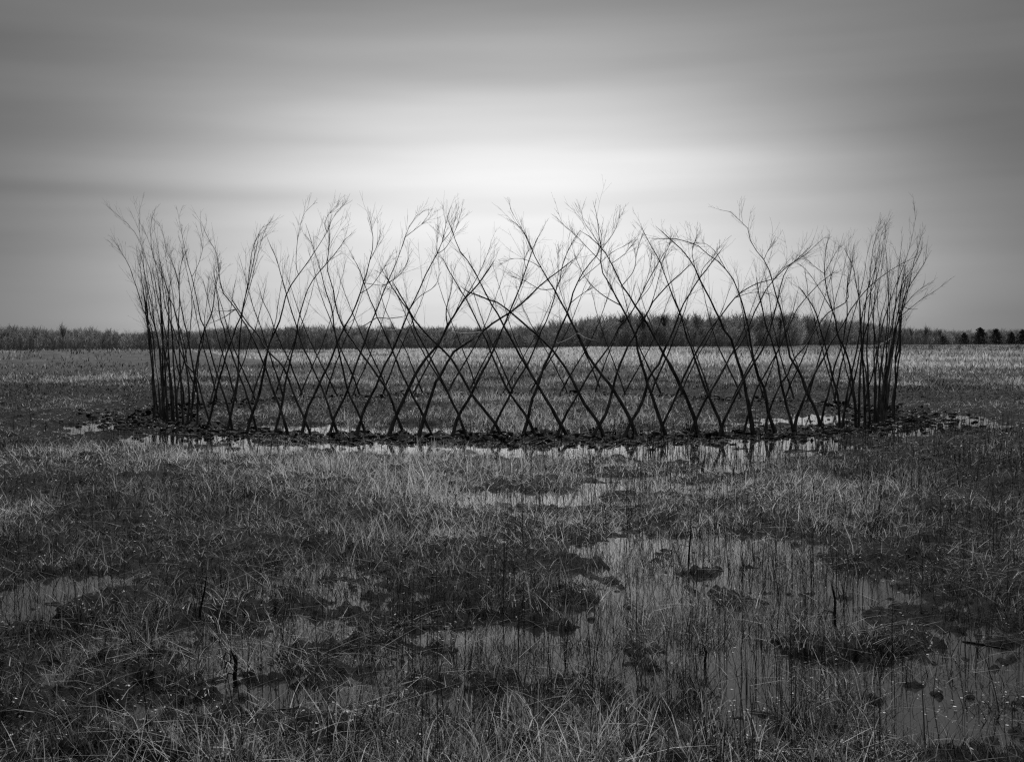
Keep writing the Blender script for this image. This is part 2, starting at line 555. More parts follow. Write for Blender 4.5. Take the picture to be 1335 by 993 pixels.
# clods of dug mud along the ring
n = 9500
th = rng.random(n) * 2 * pi
rr = RR + rng.normal(.35, .62, n)
x = RX + rr * np.cos(th); y = RY + rr * np.sin(th); z = ground(x, y)
s = .010 + .05 * rng.random(n) ** 3
ico = np.array([(0, 0, 1), (.89, 0, .45), (.28, .85, .45), (-.72, .53, .45), (-.72, -.53, .45), (.28, -.85, .45),
                (.72, .53, -.45), (-.28, .85, -.45), (-.89, 0, -.45), (-.28, -.85, -.45), (.72, -.53, -.45), (0, 0, -1)], float)
icf = np.array([(0, 1, 2), (0, 2, 3), (0, 3, 4), (0, 4, 5), (0, 5, 1), (1, 6, 2), (2, 7, 3), (3, 8, 4), (4, 9, 5), (5, 10, 1),
                (6, 7, 2), (7, 8, 3), (8, 9, 4), (9, 10, 5), (10, 6, 1), (11, 7, 6), (11, 8, 7), (11, 9, 8), (11, 10, 9), (11, 6, 10)])
V = ico[None] * (.35 + 1.1 * rng.random((n, 12, 1))) * s[:, None, None] * np.stack([1 + rng.random(n), 1 + rng.random(n), .7 + .3 * rng.random(n)], -1)[:, None]
V = V + np.stack([x, y, np.maximum(z, -.004) + s * .15], -1)[:, None]
fc = (icf[None] + np.arange(n)[:, None, None] * 12).reshape(-1, 3)
o = mesh_np('mud_clods', V.reshape(-1, 3), fc, M_ground, tone=np.repeat(.012 + .11 * rng.random(n) ** 2, 12)); o['kind'] = 'stuff'

# far meadow
parts = []
x, y = scatter(280000, 44, 760, 1.65)
n = len(x)
z = ground(x, y)
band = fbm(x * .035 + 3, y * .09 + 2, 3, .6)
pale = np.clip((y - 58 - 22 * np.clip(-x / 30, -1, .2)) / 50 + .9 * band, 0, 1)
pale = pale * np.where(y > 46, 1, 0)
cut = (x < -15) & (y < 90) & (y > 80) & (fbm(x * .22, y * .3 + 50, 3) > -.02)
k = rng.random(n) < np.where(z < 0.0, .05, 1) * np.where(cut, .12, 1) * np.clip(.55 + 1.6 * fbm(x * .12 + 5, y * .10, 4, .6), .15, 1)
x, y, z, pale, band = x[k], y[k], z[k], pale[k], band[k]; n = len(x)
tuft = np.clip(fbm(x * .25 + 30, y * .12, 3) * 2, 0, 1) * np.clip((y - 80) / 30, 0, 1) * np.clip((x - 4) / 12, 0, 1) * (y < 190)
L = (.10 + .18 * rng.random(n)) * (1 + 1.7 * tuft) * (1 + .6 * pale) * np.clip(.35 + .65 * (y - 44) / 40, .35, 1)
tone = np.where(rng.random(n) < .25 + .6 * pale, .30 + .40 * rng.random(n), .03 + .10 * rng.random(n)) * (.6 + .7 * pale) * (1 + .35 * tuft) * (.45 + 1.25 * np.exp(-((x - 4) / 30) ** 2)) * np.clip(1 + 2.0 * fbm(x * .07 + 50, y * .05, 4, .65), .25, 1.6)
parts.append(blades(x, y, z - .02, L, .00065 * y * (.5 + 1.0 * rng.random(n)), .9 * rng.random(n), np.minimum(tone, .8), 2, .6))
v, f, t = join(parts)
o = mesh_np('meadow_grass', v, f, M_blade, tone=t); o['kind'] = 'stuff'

# ------------------------------------------------------------------ the willow ring
def t_near(px, near=True):
    u = (px - CX) / F
    a = 1 + u * u; b = -2 * (u * RX + RY); c = RX * RX + RY * RY - RR * RR
    D = b * b - 4 * a * c
    if D <= 0: return -b / (2 * a)
    return (-b - sqrt(D)) / (2 * a) if near else (-b + sqrt(D)) / (2 * a)


def trace(pts, near=True):
    """photo outline of a stem -> points on the ring's wall"""
    out = []
    for (px, py) in pts:
        t = t_near(px, near)
        out.append(np.array([(px - CX) / F * t, t, H - (py - YH) / F * t]))
    return out


def smooth_line(P, n):
    """Catmull-Rom resample"""
    P = np.array(P); m = len(P)
    Q = np.vstack([2 * P[0] - P[1], P, 2 * P[-1] - P[-2]])
    d = np.concatenate([[0], np.cumsum(np.linalg.norm(np.diff(P, axis=0), axis=1))])
    s = np.linspace(0, d[-1], n); out = []
    for v in s:
        i = min(max(int(np.searchsorted(d, v) - 1), 0), m - 2)
        u = (v - d[i]) / max(d[i + 1] - d[i], 1e-6)
        a, b, c, e = Q[i], Q[i + 1], Q[i + 2], Q[i + 3]
        out.append(.5 * (2 * b + (c - a) * u + (2 * a - 5 * b + 4 * c - e) * u * u + (3 * b - a - 3 * c + e) * u ** 3))
    return np.array(out), d[-1]


def twig_set(line, s0, count, scale, rbase, upness=.5, sub=3):
    """long whippy twigs along a limb: (n,6,3) lines"""
    Ps, Rs = [], []
    m = len(line)
    for i in range(count):
        s = s0 + (1 - s0) * (random.random() ** .85)
        fi = s * (m - 1); i0 = min(int(fi), m - 2); p = line[i0] + (line[i0 + 1] - line[i0]) * (fi - i0)
        d = line[i0 + 1] - line[i0]; d = d / (np.linalg.norm(d) + 1e-9)
        az_ = random.random() * 2 * pi
        ref = np.array([0, 1., 0]); a = np.cross(d, ref); a /= np.linalg.norm(a) + 1e-9; b = np.cross(d, a)
        off = a * cos(az_) + b * sin(az_) * .8
        ang = random.uniform(.15, .60)
        v = d * cos(ang) + off * sin(ang)
        ln = scale * random.uniform(.45, 1.15) * (1.15 - .72 * s) * random.choice([.5, .9, 1.0, 1.25])
        bend = np.array([random.gauss(0, .25), random.gauss(0, .25), random.uniform(.1, 1.0) * upness])
        pts = [p]
        for j in range(5):
            v = v + bend * .16 + np.random.default_rng(int(random.random() * 1e9)).normal(0, .07, 3)
            v /= np.linalg.norm(v)
            pts.append(pts[-1] + v * ln / 5)
        pts = np.array(pts)
        r0 = rbase * random.uniform(.7, 1.2)
        Ps.append(pts); Rs.append(np.linspace(r0, .0011, 6))
        for q in range(random.randint(sub - 1, sub + 1)):
            j = random.randint(1, 4)
            dd = pts[j + 1] - pts[j]; dd /= np.linalg.norm(dd)
            w = np.array([random.gauss(0, 1), random.gauss(0, 1), random.gauss(0, 1)]); w -= w.dot(dd) * dd; w /= np.linalg.norm(w) + 1e-9
            an = random.uniform(.3, .7); vv = dd * cos(an) + w * sin(an)
            l2 = ln * random.uniform(.2, .5); p2 = [pts[j]]
            for _ in range(5):
                vv = vv + bend * .1; vv /= np.linalg.norm(vv)
                p2.append(p2[-1] + vv * l2 / 5)
            Ps.append(np.array(p2)); Rs.append(np.linspace(r0 * .6, .0009, 6))
    return Ps, Rs


ORD = ['first', 'second', 'third', 'fourth', 'fifth', 'sixth', 'seventh', 'eighth', 'ninth', 'tenth', 'eleventh', 'twelfth',
       'thirteenth', 'fourteenth', 'fifteenth', 'sixteenth', 'seventeenth', 'eighteenth', 'nineteenth']
TENS = {2: 'twenty', 3: 'thirty', 4: 'forty', 5: 'fifty', 6: 'sixty', 7: 'seventy', 8: 'eighty'}
TENTH = {2: 'twentieth', 3: 'thirtieth', 4: 'fortieth', 5: 'fiftieth', 6: 'sixtieth', 7: 'seventieth', 8: 'eightieth'}


def ordinal(n):
    if n <= 19: return ORD[n - 1]
    t, u = divmod(n, 10)
    return TENTH[t] if u == 0 else TENS[t] + '-' + ORD[u - 1]


stems = []


def build_stem(line3, wpx, side, forks=(), twigs=14, peel=False, tip=1.0, s0=.42, tscale=1.0):
    """line3: 3D points base to tip"""
    b = line3[0].copy()
    zb = zg(b[0], b[1])
    line3[0][2] = zb - .06
    if line3[1][2] < zb + .05: line3[1][2] = zb + .12
    L, ln = smooth_line(line3, 22)
    t = b[1]
    r0 = wpx * .40 * t / F
    s = np.linspace(0, 1, 22)
    hgt = np.clip((L[:, 2] - zb) / 3.6, 0, 1.1)
    r = r0 * (1 - .88 * hgt ** .65) * tip
    r[0] *= 1.15
    r = np.maximum(r * (1 + .06 * np.random.default_rng(len(stems)).normal(0, 1, 22)), .0028)
    r[-1] = .0015
    origin = np.array([b[0], b[1], zb])
    kink = np.random.default_rng(len(stems) + 999).normal(0, 1, (22, 3)) * .004
    kink[0] = 0
    L = L + kink
    root = empty('willow_stem', origin, '', 'willow', None)
    V, f = tubes((L - origin)[None], r[None], 8)
    mesh_np('trunk', V, f, M_bark, root, smooth=True)
    Ps, Rs = twig_set(L, s0, twigs, 1.0 * tscale, .0023, sub=3)
    for fk in forks:
        Lf, _ = smooth_line(fk, 12)
        # start on the trunk
        j = int(np.argmin(np.linalg.norm(L - Lf[0], axis=1)))
        Lf = Lf + (L[j] - Lf[0]) * np.linspace(1, 0, 12)[:, None]
        rf = np.linspace(max(r[j] * .7, .006), .002, 12)
        V, f = tubes((Lf - origin)[None], rf[None], 6)
        mesh_np('branch', V, f, M_bark, root, smooth=True)
        p2, r2 = twig_set(Lf, .3, 9, .6 * tscale, .0024)
        Ps += p2; Rs += r2
    P = np.array(Ps) - origin; Rr = np.array(Rs)
    V, f = tubes(P, Rr, 3)
    mesh_np('crown', V, f, M_twig, root, smooth=True)
    if peel:
        j = random.randint(10, 14)
        for _ in range(2):
            d = np.array([random.choice([-1, 1]) * random.uniform(.25, .5), random.uniform(-.1, .1), random.uniform(-.25, .1)])
            p0 = L[j] - origin + np.array([0, -.03, 0])
            pl = np.array([p0, p0 + d * .4 + (0, 0, -.03), p0 + d * .8 + (0, 0, -.02), p0 + d * 1.1])
            V, f = tubes(pl[None], np.array([[.009, .008, .006, .002]]), 4)
            mesh_np('peeled_strip', V, f, M_peel, root, smooth=True)
    q = L[11] - L[0]
    stems.append(dict(root=root, x=b[0] / b[1], side=side, w=wpx, dx=(L[11][0] - L[0][0]), top=L[-1], r0=r0, dz=L[-1][2] - zb, peel=peel))
    return root


# (base width px, [(photo x, y) ...], [forks])
NEAR = [
 (4.6, [(210.6,543),(206.6,500),(202.6,468),(197,425),(186,402),(177,371),(167,344),(148.6,313)], []),
 (4.6, [(214,544),(211,500),(208,460),(203,430),(195,405),(191,371),(186,342),(181,325)], []),
 (4.6, [(219,546),(216,500),(214,460),(210,428),(203,393),(196.5,356),(190,337),(183,318),(174,300),(166,291),(140,269)], []),
 (5.0, [(225,548),(222,500),(219,450),(212,414),(208.5,380),(203,345),(198,328),(196.5,294),(202,272)], []),
 (4.6, [(232,550),(228,500),(226,460),(224,424),(222,393),(213.6,363),(203,342),(195,318),(188,298)], []),
 (4.4, [(239,552),(236,500),(234,460),(233,428),(234,390),(232,366),(225,342),(217,328),(212,304),(207,290)], []),
 (4.4, [(243,557),(247,520),(243,480),(237,450),(232,425),(226,400),(217,375),(211,350),(205,330)], []),
 (4.6, [(248,557),(252,510),(257,470),(263,440),(270,422),(277,404),(280,381),(284,360),(289,340)], []),
 (4.6, [(256,561),(258,520),(252,480),(246,445),(240,420),(236,400),(233,370),(236,345),(243,325)], []),
 (4.8, [(268,564),(273.5,546),(280,520),(286,494),(294.5,465),(305.7,433),(307,428),(315.7,407),(322.5,373),(327.6,337),(331,318),(345,291.6)],
       [[(313,412),(325,375),(335,335),(345,300),(356,285)]]),
 (4.8, [(277,561),(264,520),(256,491),(240,470),(232,445),(225,425),(216,400),(212,370),(209,345)], []),
 (5.0, [(295,572),(301,539),(307,513.5),(310.6,484.5),(312,452),(314,423),(318,395),(325,365),(332,335),(338,305)], []),
 (5.0, [(304,563),(299,539),(291,510),(285,492.5),(276.7,468),(270,439),(265,423),(261.5,414),(254.7,383),(250,361),(244,342),(239,313),(233,285)],
       [[(250,361),(256,350),(261.5,335),(265,316),(261,292)]]),
 (6.2, [(320,571),(329,540),(338,513),(345,480),(351,448),(361,428),(368,405),(375,380),(391,355),(410,329),(427,301),(437,279),(454,261)],
       [[(391,355),(387.5,342),(389,311),(396,280),(410,265)], [(427,301),(424,292),(428,280),(440,268)]]),
 (5.0, [(336,563),(329,538),(322,515),(312,489),(299,452),(293,434),(286,405),(282,375),(278,350)], []),
 (5.0, [(357,571),(362.5,547),(367,531),(370.6,507),(375,484),(380,465),(387,436),(388,428),(391,411),(398,387),(406,368),(417.5,352),(435,334),(448,315),(461,303)],
       [[(417.5,352),(427,340),(430,311),(428,290)]]),
 (5.6, [(378,566),(367,536),(358.5,515),(346,480),(335,452),(324,430),(313,412),(302,396),(290,380),(285,352),(282,328),(275,319),(263,290)], []),
 (6.0, [(392,570),(398,544),(403,528),(412.5,509),(420.5,491),(430,471.6),(440,447),(448,428),(461,405),(471,380),(475,364),(480,351),(482,337),(487,316),(484,296),(480,280)],
       [[(471,385),(485,375),(500,352),(512,330)], [(482,337),(492,318),(497,300)]]),
 (5.2, [(408,567),(398,547),(387,523),(380,505),(370.6,481),(364,471.6),(346,454),(337,438),(322,420),(308,400),(300,385)], []),
 (5.4, [(428,567),(435,547),(445,526),(454,507),(466,470),(475,448),(481,429),(490,407),(502,376),(512,352),(519,337),(529,306),(540,285),(556,272)],
       [[(529,306),(545,295),(560,285)], [(502,376),(516,366),(528,350),(534,332)]]),
 (5.0, [(442,567),(433.5,547),(428.6,529.6),(419,504),(409,484),(401,463.5),(393,447),(387.5,430),(375.6,390),(367,363),(362,342),(348,310)], []),
 (6.2, [(464,572),(470.5,544),(483,517),(494,494.5),(504,471.6),(513,455),(520,439),(524,429),(533,407),(543.6,383),(555.6,357.6),(567.6,335),(577,313),(581,291),(588,268.6)],
       [[(567.6,335),(578,328),(588,312),(597,290),(602,272)], [(570,330),(570,315),(572,295)], [(577,313),(588,300),(594,285)], [(533,400),(545,385),(566,372),(572,358),(571,335)]]),
 (5.2, [(480,567),(471.6,549),(469,541),(454,510),(448,484.5),(440,452),(435.5,424),(432,402),(423.5,376),(418,352),(410,328),(398,291)], []),
 (7.8, [(505,569),(517.5,539),(533,507),(542.5,486),(558.6,463.5),(571.5,449),(581,428),(593,409),(607,388),(624,369.5),(646,337)],
       [[(607,388),(618,370),(628,350),(640,320)], [(581,425),(580,405),(587,380),(590,360),(594,345)]]),
 (5.6, [(528,566),(518,542.5),(505.5,510),(494,492.5),(476.5,468),(467,455.5),(456,439),(448,427),(439,404),(434.6,375),(428.6,361),(427,340),(430,311),(428,295)], []),
 (7.0, [(544,568),(554,541),(566.7,502),(573,491),(583,473),(594,455.5),(607,449),(626,434.5),(646,419),(665,407),(681,395),(711.6,366),(732,351),(752.7,333.6)], []),
 (5.2, [(567,568),(552,542.5),(534.5,508.6),(518,473),(510,452),(499,429),(489,405.5),(483,392),(475,369.5),(468,350),(460,335)],
       [[(475,369),(500,372),(512,365),(530,345)]]),
 (6.4, [(588,568),(597,544),(613.5,515),(624.7,492.5),(631,481),(641,462),(652,436),(657,425),(665,405),(675.7,380),(686,352),(693.6,327),(701,309.6),(708,297.7)],
       [[(686,352),(684,338),(690,325)], [(665,405),(672,390),(682,365)]]),
 (5.2, [(609,568),(598,542.5),(586,515),(573,489),(560,465),(552,449),(542.5,433),(534,407),(519.6,388),(509,369.5),(500,355)], []),
 (5.0, [(637,568),(645.7,550.5),(658.6,526),(666,513.5),(671,500.6),(684,481),(695,458.7),(703,437.7),(707,429),(715,412),(725,380),(731,360),(734,342),(747.5,313),(757,300)],
       [[(725,385),(733,365),(742,350),(755,332)], [(728,372),(730,345),(728,325)]]),
 (6.2, [(654,567),(645.7,552),(631,534),(615,513.5),(599,484.5),(587,467),(573,452),(558.6,437.7),(551,429),(538.5,414),(528,395),(511,366)], []),
 (6.8, [(680,571),(688,546),(693.5,521.5),(700,507),(706,484.5),(716,463.5),(726,439),(730.4,429.4),(742.4,400),(747.5,380),(758,359),(768,344),(782,327),(784,310),(780,290)],
       [[(755,368),(771,354),(785,342),(800,328),(820,318),(835,304)], [(745,397),(757,386),(772,375)]]),
 (5.4, [(699,568),(685.5,541),(666,515),(650,483),(641,462),(633,441),(626,429),(615.5,404),(605,385),(590,361),(576,333.6)], []),
 (5.0, [(724,570),(732,552),(746.7,525),(755,510),(769,486),(784,465),(795,450.6),(805,431),(806,427.7),(819.5,412),(831.5,393.5),(843.5,369.5),(860,340),(872,322)],
       [[(831,395),(847,375),(856,350),(862,330)], [(840,376),(848,350),(850,330)]]),
 (6.8, [(742,571),(730.6,552),(714.5,525),(703,505),(685.5,476),(674,455.5),(664.5,437.7),(658,428),(650,410.6),(634,385),(617,351),(597,323),(590,300),(583,285)], []),
 (6.4, [(769,570),(780.6,555.5),(790,539),(798,512),(804.7,484.5),(813,465),(817.6,452),(827,437.7),(832,427),(843.5,409),(850.5,395),(871,371),(888,356),(905,340)],
       [[(848,400),(855,380),(862,350),(868,330)]]),
 (7.0, [(788,570),(780.6,552),(763,528),(755,512),(745,492.5),(730.6,470),(714.5,450.6),(698,434.5),(691,429),(670.5,410.6),(650,395),(634,389),(614,381.5),(600,372)], []),
 (6.8, [(813,571),(822.5,549),(832,534.5),(842,510),(845,492.5),(849,485),(857,479.6),(865.5,458.7),(873.5,441),(881,422),(886.5,405.5),(900,381.5),(912,362.7),(931,338),(945,320)],
       [[(912,362),(916,350),(930,335),(938,322)]]),
 (7.4, [(831,572),(822.5,549),(811,526),(800,508.6),(779,481),(769,467),(761,452),(753,436),(746,422),(739,407),(723.6,381.5),(720,373),(706.5,352),(694.5,328.5),(679,297.7),(660,284)],
       [[(723,381),(705,380),(685,368),(665,360)], [(706,352),(690,342),(670,338),(650,345)], [(700,340),(690,315),(675,290),(665,272)]]),
 (5.4, [(858,572),(864,554),(875,531),(886.5,504),(894.5,484.5),(906,462),(917,442.6),(926,429),(939.5,412),(963.5,383),(987.5,369.5),(1018,361)],
       [[(955,393),(975,385),(995,383),(1015,388)]]),
 (7.4, [(871,569),(863,552),(852.6,525),(844.5,500.6),(838,479.6),(831.6,455.5),(829,436),(824.6,429),(814,407),(799,378),(783.5,349),(784,325),(780,299),(778,280.5),(773,262)],
       [[(784,325),(772,305),(762,290),(757,275)], [(783,345),(765,325),(750,308),(735,295),(725,282)], [(784,318),(800,300),(808,282)], [(799,378),(790,362),(795,335)], [(810,400),(785,385),(765,365),(750,335),(745,315)]]),
 (5.4, [(898,567),(907,547),(923.5,515),(935,496),(946,476),(955.7,458.7),(967,449),(975.5,426),(984,405.5),(994,386.6),(1008,366),(1027,347),(1044.5,336),(1077,308)],
       [[(1008,366),(1018,352),(1035,342),(1052,330)]]),
 (7.6, [(911,573),(906,549),(894.5,517),(886.4,502),(877,481),(864,458.7),(851,436),(847,427.7),(836.5,410.6),(824.5,392),(809,369.5),(799,345.6),(785,325),(770,310),(755,300)],
       [[(809,369),(825,350),(830,325),(840,300)], [(799,345),(815,332),(825,318)]]),
 (5.8, [(937,569),(941,554),(952.5,531),(964,507),(972,491),(981.5,475),(993,457),(1001,436),(1010,408),(1014,392),(1017,378),(1024,354),(1042,335),(1060,318)], []),
 (6.0, [(944,568),(939.6,552),(923.5,515),(915.5,497),(907.4,473),(901,454),(894.5,436),(893,429),(885,405.5),(871,371),(861,342),(843.7,311),(835,292)],
       [[(861,345),(868,330),(874,315)]]),
 (4.8, [(967,562),(976.7,536),(985,510),(991,499),(1002.5,478),(1012,462),(1025,433),(1034,411.6),(1044.5,396),(1065,372),(1080,360),(1092,352)], []),
 (8.2, [(983,572),(976.7,533),(972,510),(968.6,492.5),(959,460),(952.5,441),(943,427.7),(936,410.6),(924,386.6),(912,364),(905,347),(890,327),(871,309.6),(855,295)],
       [[(905,347),(902,325),(910,305)]]),
 (4.8, [(997,560),(1002.5,534.5),(1012,513.5),(1020,497),(1028,486),(1036,467),(1049,452),(1060.6,434.5),(1068.5,422),(1079,408),(1105,392),(1104,375),(1108,345)], []),
 (6.4, [(1012,561),(1001,536),(997.6,510),(989.6,492.5),(981.5,463.5),(978,444),(975,425),(973,414),(965,386.6),(956.6,366),(943,347),(926,333.6),(908.7,320),(890,313),(871,310.5),(850,312)],
       [[(943,347),(930,325),(915,315),(900,318)]]),
 (6.0, [(1034,566),(1035,557),(1041,536),(1052.5,510),(1059,491),(1067,478),(1077,462),(1083,447),(1098,425),(1113,398),(1130.6,377),(1155,356.5),(1175,344),(1195,335)],
       [[(1130,377),(1140,350),(1148,325)]]),
 (5.6, [(1036,560),(1027,533),(1018.7,502),(1014,473),(1009,455.5),(1004,436),(999.4,427.7),(993.5,402),(989,380),(985.7,359)], []),
 (4.8, [(1068,556),(1075,529.6),(1083,500.6),(1088,478),(1094.5,460),(1100,438),(1105,400),(1104,380),(1110,350),(1113,318)], []),
 (6.0, [(1070,556),(1064,534.5),(1051,510),(1043,486),(1033,471.6),(1028,458.7),(1025,437.7),(1021,415),(1015,395),(1008,370),(1000,345),(991,333),(979,316.5),(978,302),(970,292),(960,284),(948,273.7),(938,273)],
       [[(1000,345),(1003,330),(1008,318)]]),
 (5.0, [(1095,556),(1093,520),(1086,492.5),(1080,468),(1076.7,454),(1068.6,426),(1063,405),(1052,388),(1040,372)], []),
 (5.0, [(1097,554),(1104,517),(1112,480),(1118,450),(1122,425),(1128,395),(1140,370),(1148,340),(1152,310)], []),
 (5.8, [(1117,551),(1112,500),(1104,462),(1093,439),(1089.6,420),(1084,401),(1079,384),(1075.5,363),(1075.5,332),(1082,305)],
       [[(1084,401),(1063,367),(1050,350),(1039,343)], [(1075.5,363),(1062,350),(1048,335)], [(1076,360),(1085,340),(1095,320)]]),
 (5.2, [(1119,551),(1121,500),(1123,450),(1122,420),(1121,395),(1116,370),(1111,345),(1101,324)], []),
 (5.4, [(1128,550),(1127,510),(1125,470),(1126,430),(1128,400),(1133,370),(1136,340),(1140,315),(1146,300)], []),
 (5.2, [(1135,548),(1132,500),(1130,460),(1132,430),(1134,390),(1141,350),(1148,310),(1153,296)], []),
 (5.4, [(1140,546),(1141,500),(1144,460),(1149,430),(1154.7,408),(1170,367),(1182,336),(1189,310),(1194,284),(1192,268)], []),
 (5.2, [(1144,546),(1147,500),(1151,460),(1156,428),(1158,375),(1156,340),(1154,315),(1155,292)], []),
 (5.4, [(1148,545),(1152,500),(1158,470),(1163,430),(1167,400),(1176,372),(1186,355),(1199.5,332),(1203,315)], []),
 (5.4, [(1151,544),(1156,500),(1162,465),(1167,430),(1177,402),(1186,368),(1192,340),(1198,320),(1203,300)],
       [[(1176,412),(1190,400),(1205,388),(1220,379),(1240,363)], [(1182,395),(1195,380),(1212,368)]]),
 (5.2, [(1154,543),(1159,500),(1164,460),(1168,430),(1176,398),(1184,375),(1196,356),(1204,345),(1210,330)], []),
]

NEAR.sort(key=lambda a: a[1][0][0])
ends = lambda px: px < 262 or px > 1110
for i, (w, pts, forks) in enumerate(NEAR):
    fk = [trace(q) for q in forks]
    e = ends(pts[0][0])
    pk = round(pts[0][0]) in (378, 567, 609, 831, 544, 1151, 1148)
    build_stem(trace(pts), w, 'near', fk, twigs=(26 if e else 18), peel=pk, s0=(.40 if e else .46), tscale=(.85 if e else 1.0))

# far half of the ring and the stems that stand deeper at its two ends
def ring_stem(th, lean, w, height, flare=.10, side='far', twigs=14):
    rs = RR + random.uniform(-.06, .06)
    pts = []
    slope = lean * random.uniform(.38, .60)
    arc = 0; z = 0; bx = RX + rs * sin(th); by = RY - rs * cos(th)
    z0 = zg(bx, by)
    k = 9
    wob = random.uniform(-.10, .10)
    for i in range(k):
        u = i / (k - 1); z = u * height
        sl = slope * (1 - .75 * max(0, (z - 1.6) / height)) + wob * sin(u * 7)
        if i: arc += sl * height / (k - 1)
        r = rs + flare * z * (0.2 + .5 * u) + random.gauss(0, .015)
        t2 = th + arc / rs
        pts.append(np.array([RX + r * sin(t2), RY - r * cos(t2), z0 + z]))
    build_stem(pts, w, side, (), twigs=twigs, s0=.42)


th_l = -radians(90 - 15.8)      # tangent points as seen by the camera
n_pairs = 32
a0, a1 = radians(80), radians(280)
for i in range(n_pairs):
    th = a0 + (a1 - a0) * (i + .5) / n_pairs + random.uniform(-.012, .012)
    dpr = random.uniform(.008, .03)
    ring_stem(th - dpr, 1, random.uniform(2.8, 4.0), random.uniform(3.0, 4.2), .10)
    ring_stem(th + dpr, -1, random.uniform(2.8, 4.0), random.uniform(2.9, 4.2), .10)

for sgn in (-1, 1):
    for i in range(6):
        th = sgn * (radians(58) + i * .065 + random.uniform(-.01, .01))
        ring_stem(th, sgn * random.choice([-1, 1]) * .6, random.uniform(3.8, 4.8), random.uniform(2.7, 3.4), .13, side='near', twigs=20)

for side in ('near', 'far'):
    lst = sorted([s for s in stems if s['side'] == side], key=lambda s: s['x'])
    for i, s in enumerate(lst):
        px = CX + s['x'] * F
        wd = ('thick' if s['w'] > 6.3 else 'slender' if s['w'] < 4.9 else 'middling') if side == 'near' else 'thin'
        ln = 'leaning right' if s['dx'] > .12 else 'leaning left' if s['dx'] < -.12 else 'standing upright'
        if side == 'near':
            extra = ' with peeled strips' if s['peel'] else ''
            n_l, n_r = i + 1, len(lst) - i
            od, frm = (ordinal(n_l), 'left') if n_l <= n_r else (ordinal(n_r), 'right')
            lab = f'{wd} willow stem {ln}{extra}, {od} from the {frm} along the near side'
        else:
            n_l, n_r = i + 1, len(lst) - i
            od, frm = (ordinal(n_l), 'left') if n_l <= n_r else (ordinal(n_r), 'right')
            lab = f'thin willow stem {ln}, {od} from the {frm} along the far side'
        s['root']['label'] = lab
        s['root']['group'] = 'bare willow stems planted in a ring'


# ------------------------------------------------------------------ distant woods
def bare_tree(r, height, spread, limbs=15, tw=7, rt=.09, rw=.028, base=.0):
    """centre lines and radii (4 points each) of one leafless tree"""
    P, R = [], []
    lean = r.normal(0, .04, 2)
    P.append([(0, 0, -.3), (lean[0] * height * .3, lean[1], height * .3), (lean[0] * height * .6, lean[1], height * .55), (lean[0] * height, lean[1], height * .72)])
    R.append([rt, rt * .8, rt * .5, rw * .7])
    for i in range(limbs):
        h0 = height * (base + (.75 - base) * r.random())
        a = r.random() * 2 * pi; l = spread * (.5 + .6 * r.random()) * (1.15 - .5 * h0 / height)
        up_ = .8 + 1.6 * r.random()
        p0 = np.array([lean[0] * h0, lean[1] * .5, h0])
        d = np.array([cos(a), sin(a), up_]); d /= np.linalg.norm(d)
        p = [p0]
        for j in range(3):
            d = d + np.array([r.normal(0, .12), r.normal(0, .12), .16]); d /= np.linalg.norm(d)
            p.append(p[-1] + d * l / 3)
        P.append(p); R.append([rt * .45, rt * .33, rw * .9, rw * .5])
        for q in range(tw):
            j = r.integers(1, 4); s0 = p[j - 1] + (p[j] - p[j - 1]) * r.random()
            dd = d + r.normal(0, .5, 3) + np.array([0, 0, .25]); dd /= np.linalg.norm(dd)
            l2 = l * (.25 + .35 * r.random())
            P.append([s0, s0 + dd * l2 * .33, s0 + dd * l2 * .66 + r.normal(0, .03, 3), s0 + dd * l2]); R.append([rw, rw * .8, rw * .6, rw * .35])
    return np.array(P, float), np.array(R, float)


variants = []
for i in range(8):
    P, R = bare_tree(np.random.default_rng(i + 50), 1.0, .50, 34, 7, .020, .0075, .03)
    variants.append(tubes(P, R, 3))
EDGE = [(-250, 458.6), (0, 458), (400, 458), (520, 456.3), (670, 456), (760, 453.6), (1030, 453.2), (1045, 451.0), (1160, 450.2), (1335, 449.3), (1600, 449)]
TOPS = [(-250, 436), (0, 434), (60, 434), (120, 436), (200, 437), (300, 432), (500, 431), (640, 433), (700, 431), (730, 424), (780, 420), (840, 417), (900, 419), (1030, 416), (1060, 419),
        (1130, 424), (1180, 430), (1240, 433), (1335, 432), (1600, 434)]
ex, ey = zip(*EDGE); tx_, ty_ = zip(*TOPS)
vs, fs, ts = [], [], []; off = 0
px = -230.
wr = np.random.default_rng(77)
while px < 1560:
    yb = np.interp(px, ex, ey); yt = np.interp(px, tx_, ty_)
    T0 = K / (yb - YH)
    for layer in range(5):
        t = T0 * (1 + .03 + .055 * layer + .04 * wr.random())
        pxx = px + wr.uniform(-5, 5)
        h = (yb - yt) * T0 / F * (1.06 + .05 * layer) * wr.uniform(.80, 1.10)
        h *= 1 + .22 * float(fbm(np.array([px * .035 + layer * 3.3]), np.array([2.5]), 3)[0])
        if layer == 0: h *= wr.uniform(.55, .85)
        V, f = variants[wr.integers(0, 8)]
        a = wr.random() * 6.28; c_, s_ = cos(a), sin(a)
        V2 = V.copy(); sxy = wr.uniform(.85, 1.3)
        V2[:, 0] = (V[:, 0] * c_ - V[:, 1] * s_) * sxy; V2[:, 1] = (V[:, 0] * s_ + V[:, 1] * c_) * sxy
        wx = (pxx - CX) / F * t
        V2 = V2 * h + np.array([wx, t, .12])
        vs.append(V2); fs.append(f + off); off += len(V2)
        ts.append(np.full(len(V2), wr.choice([.24, .28, .34, .42]) * wr.uniform(.8, 1.3)))  # twig tone raised to stand in for haze over the wood
    px += 4.2 if px < 700 or px > 1060 else 4.6
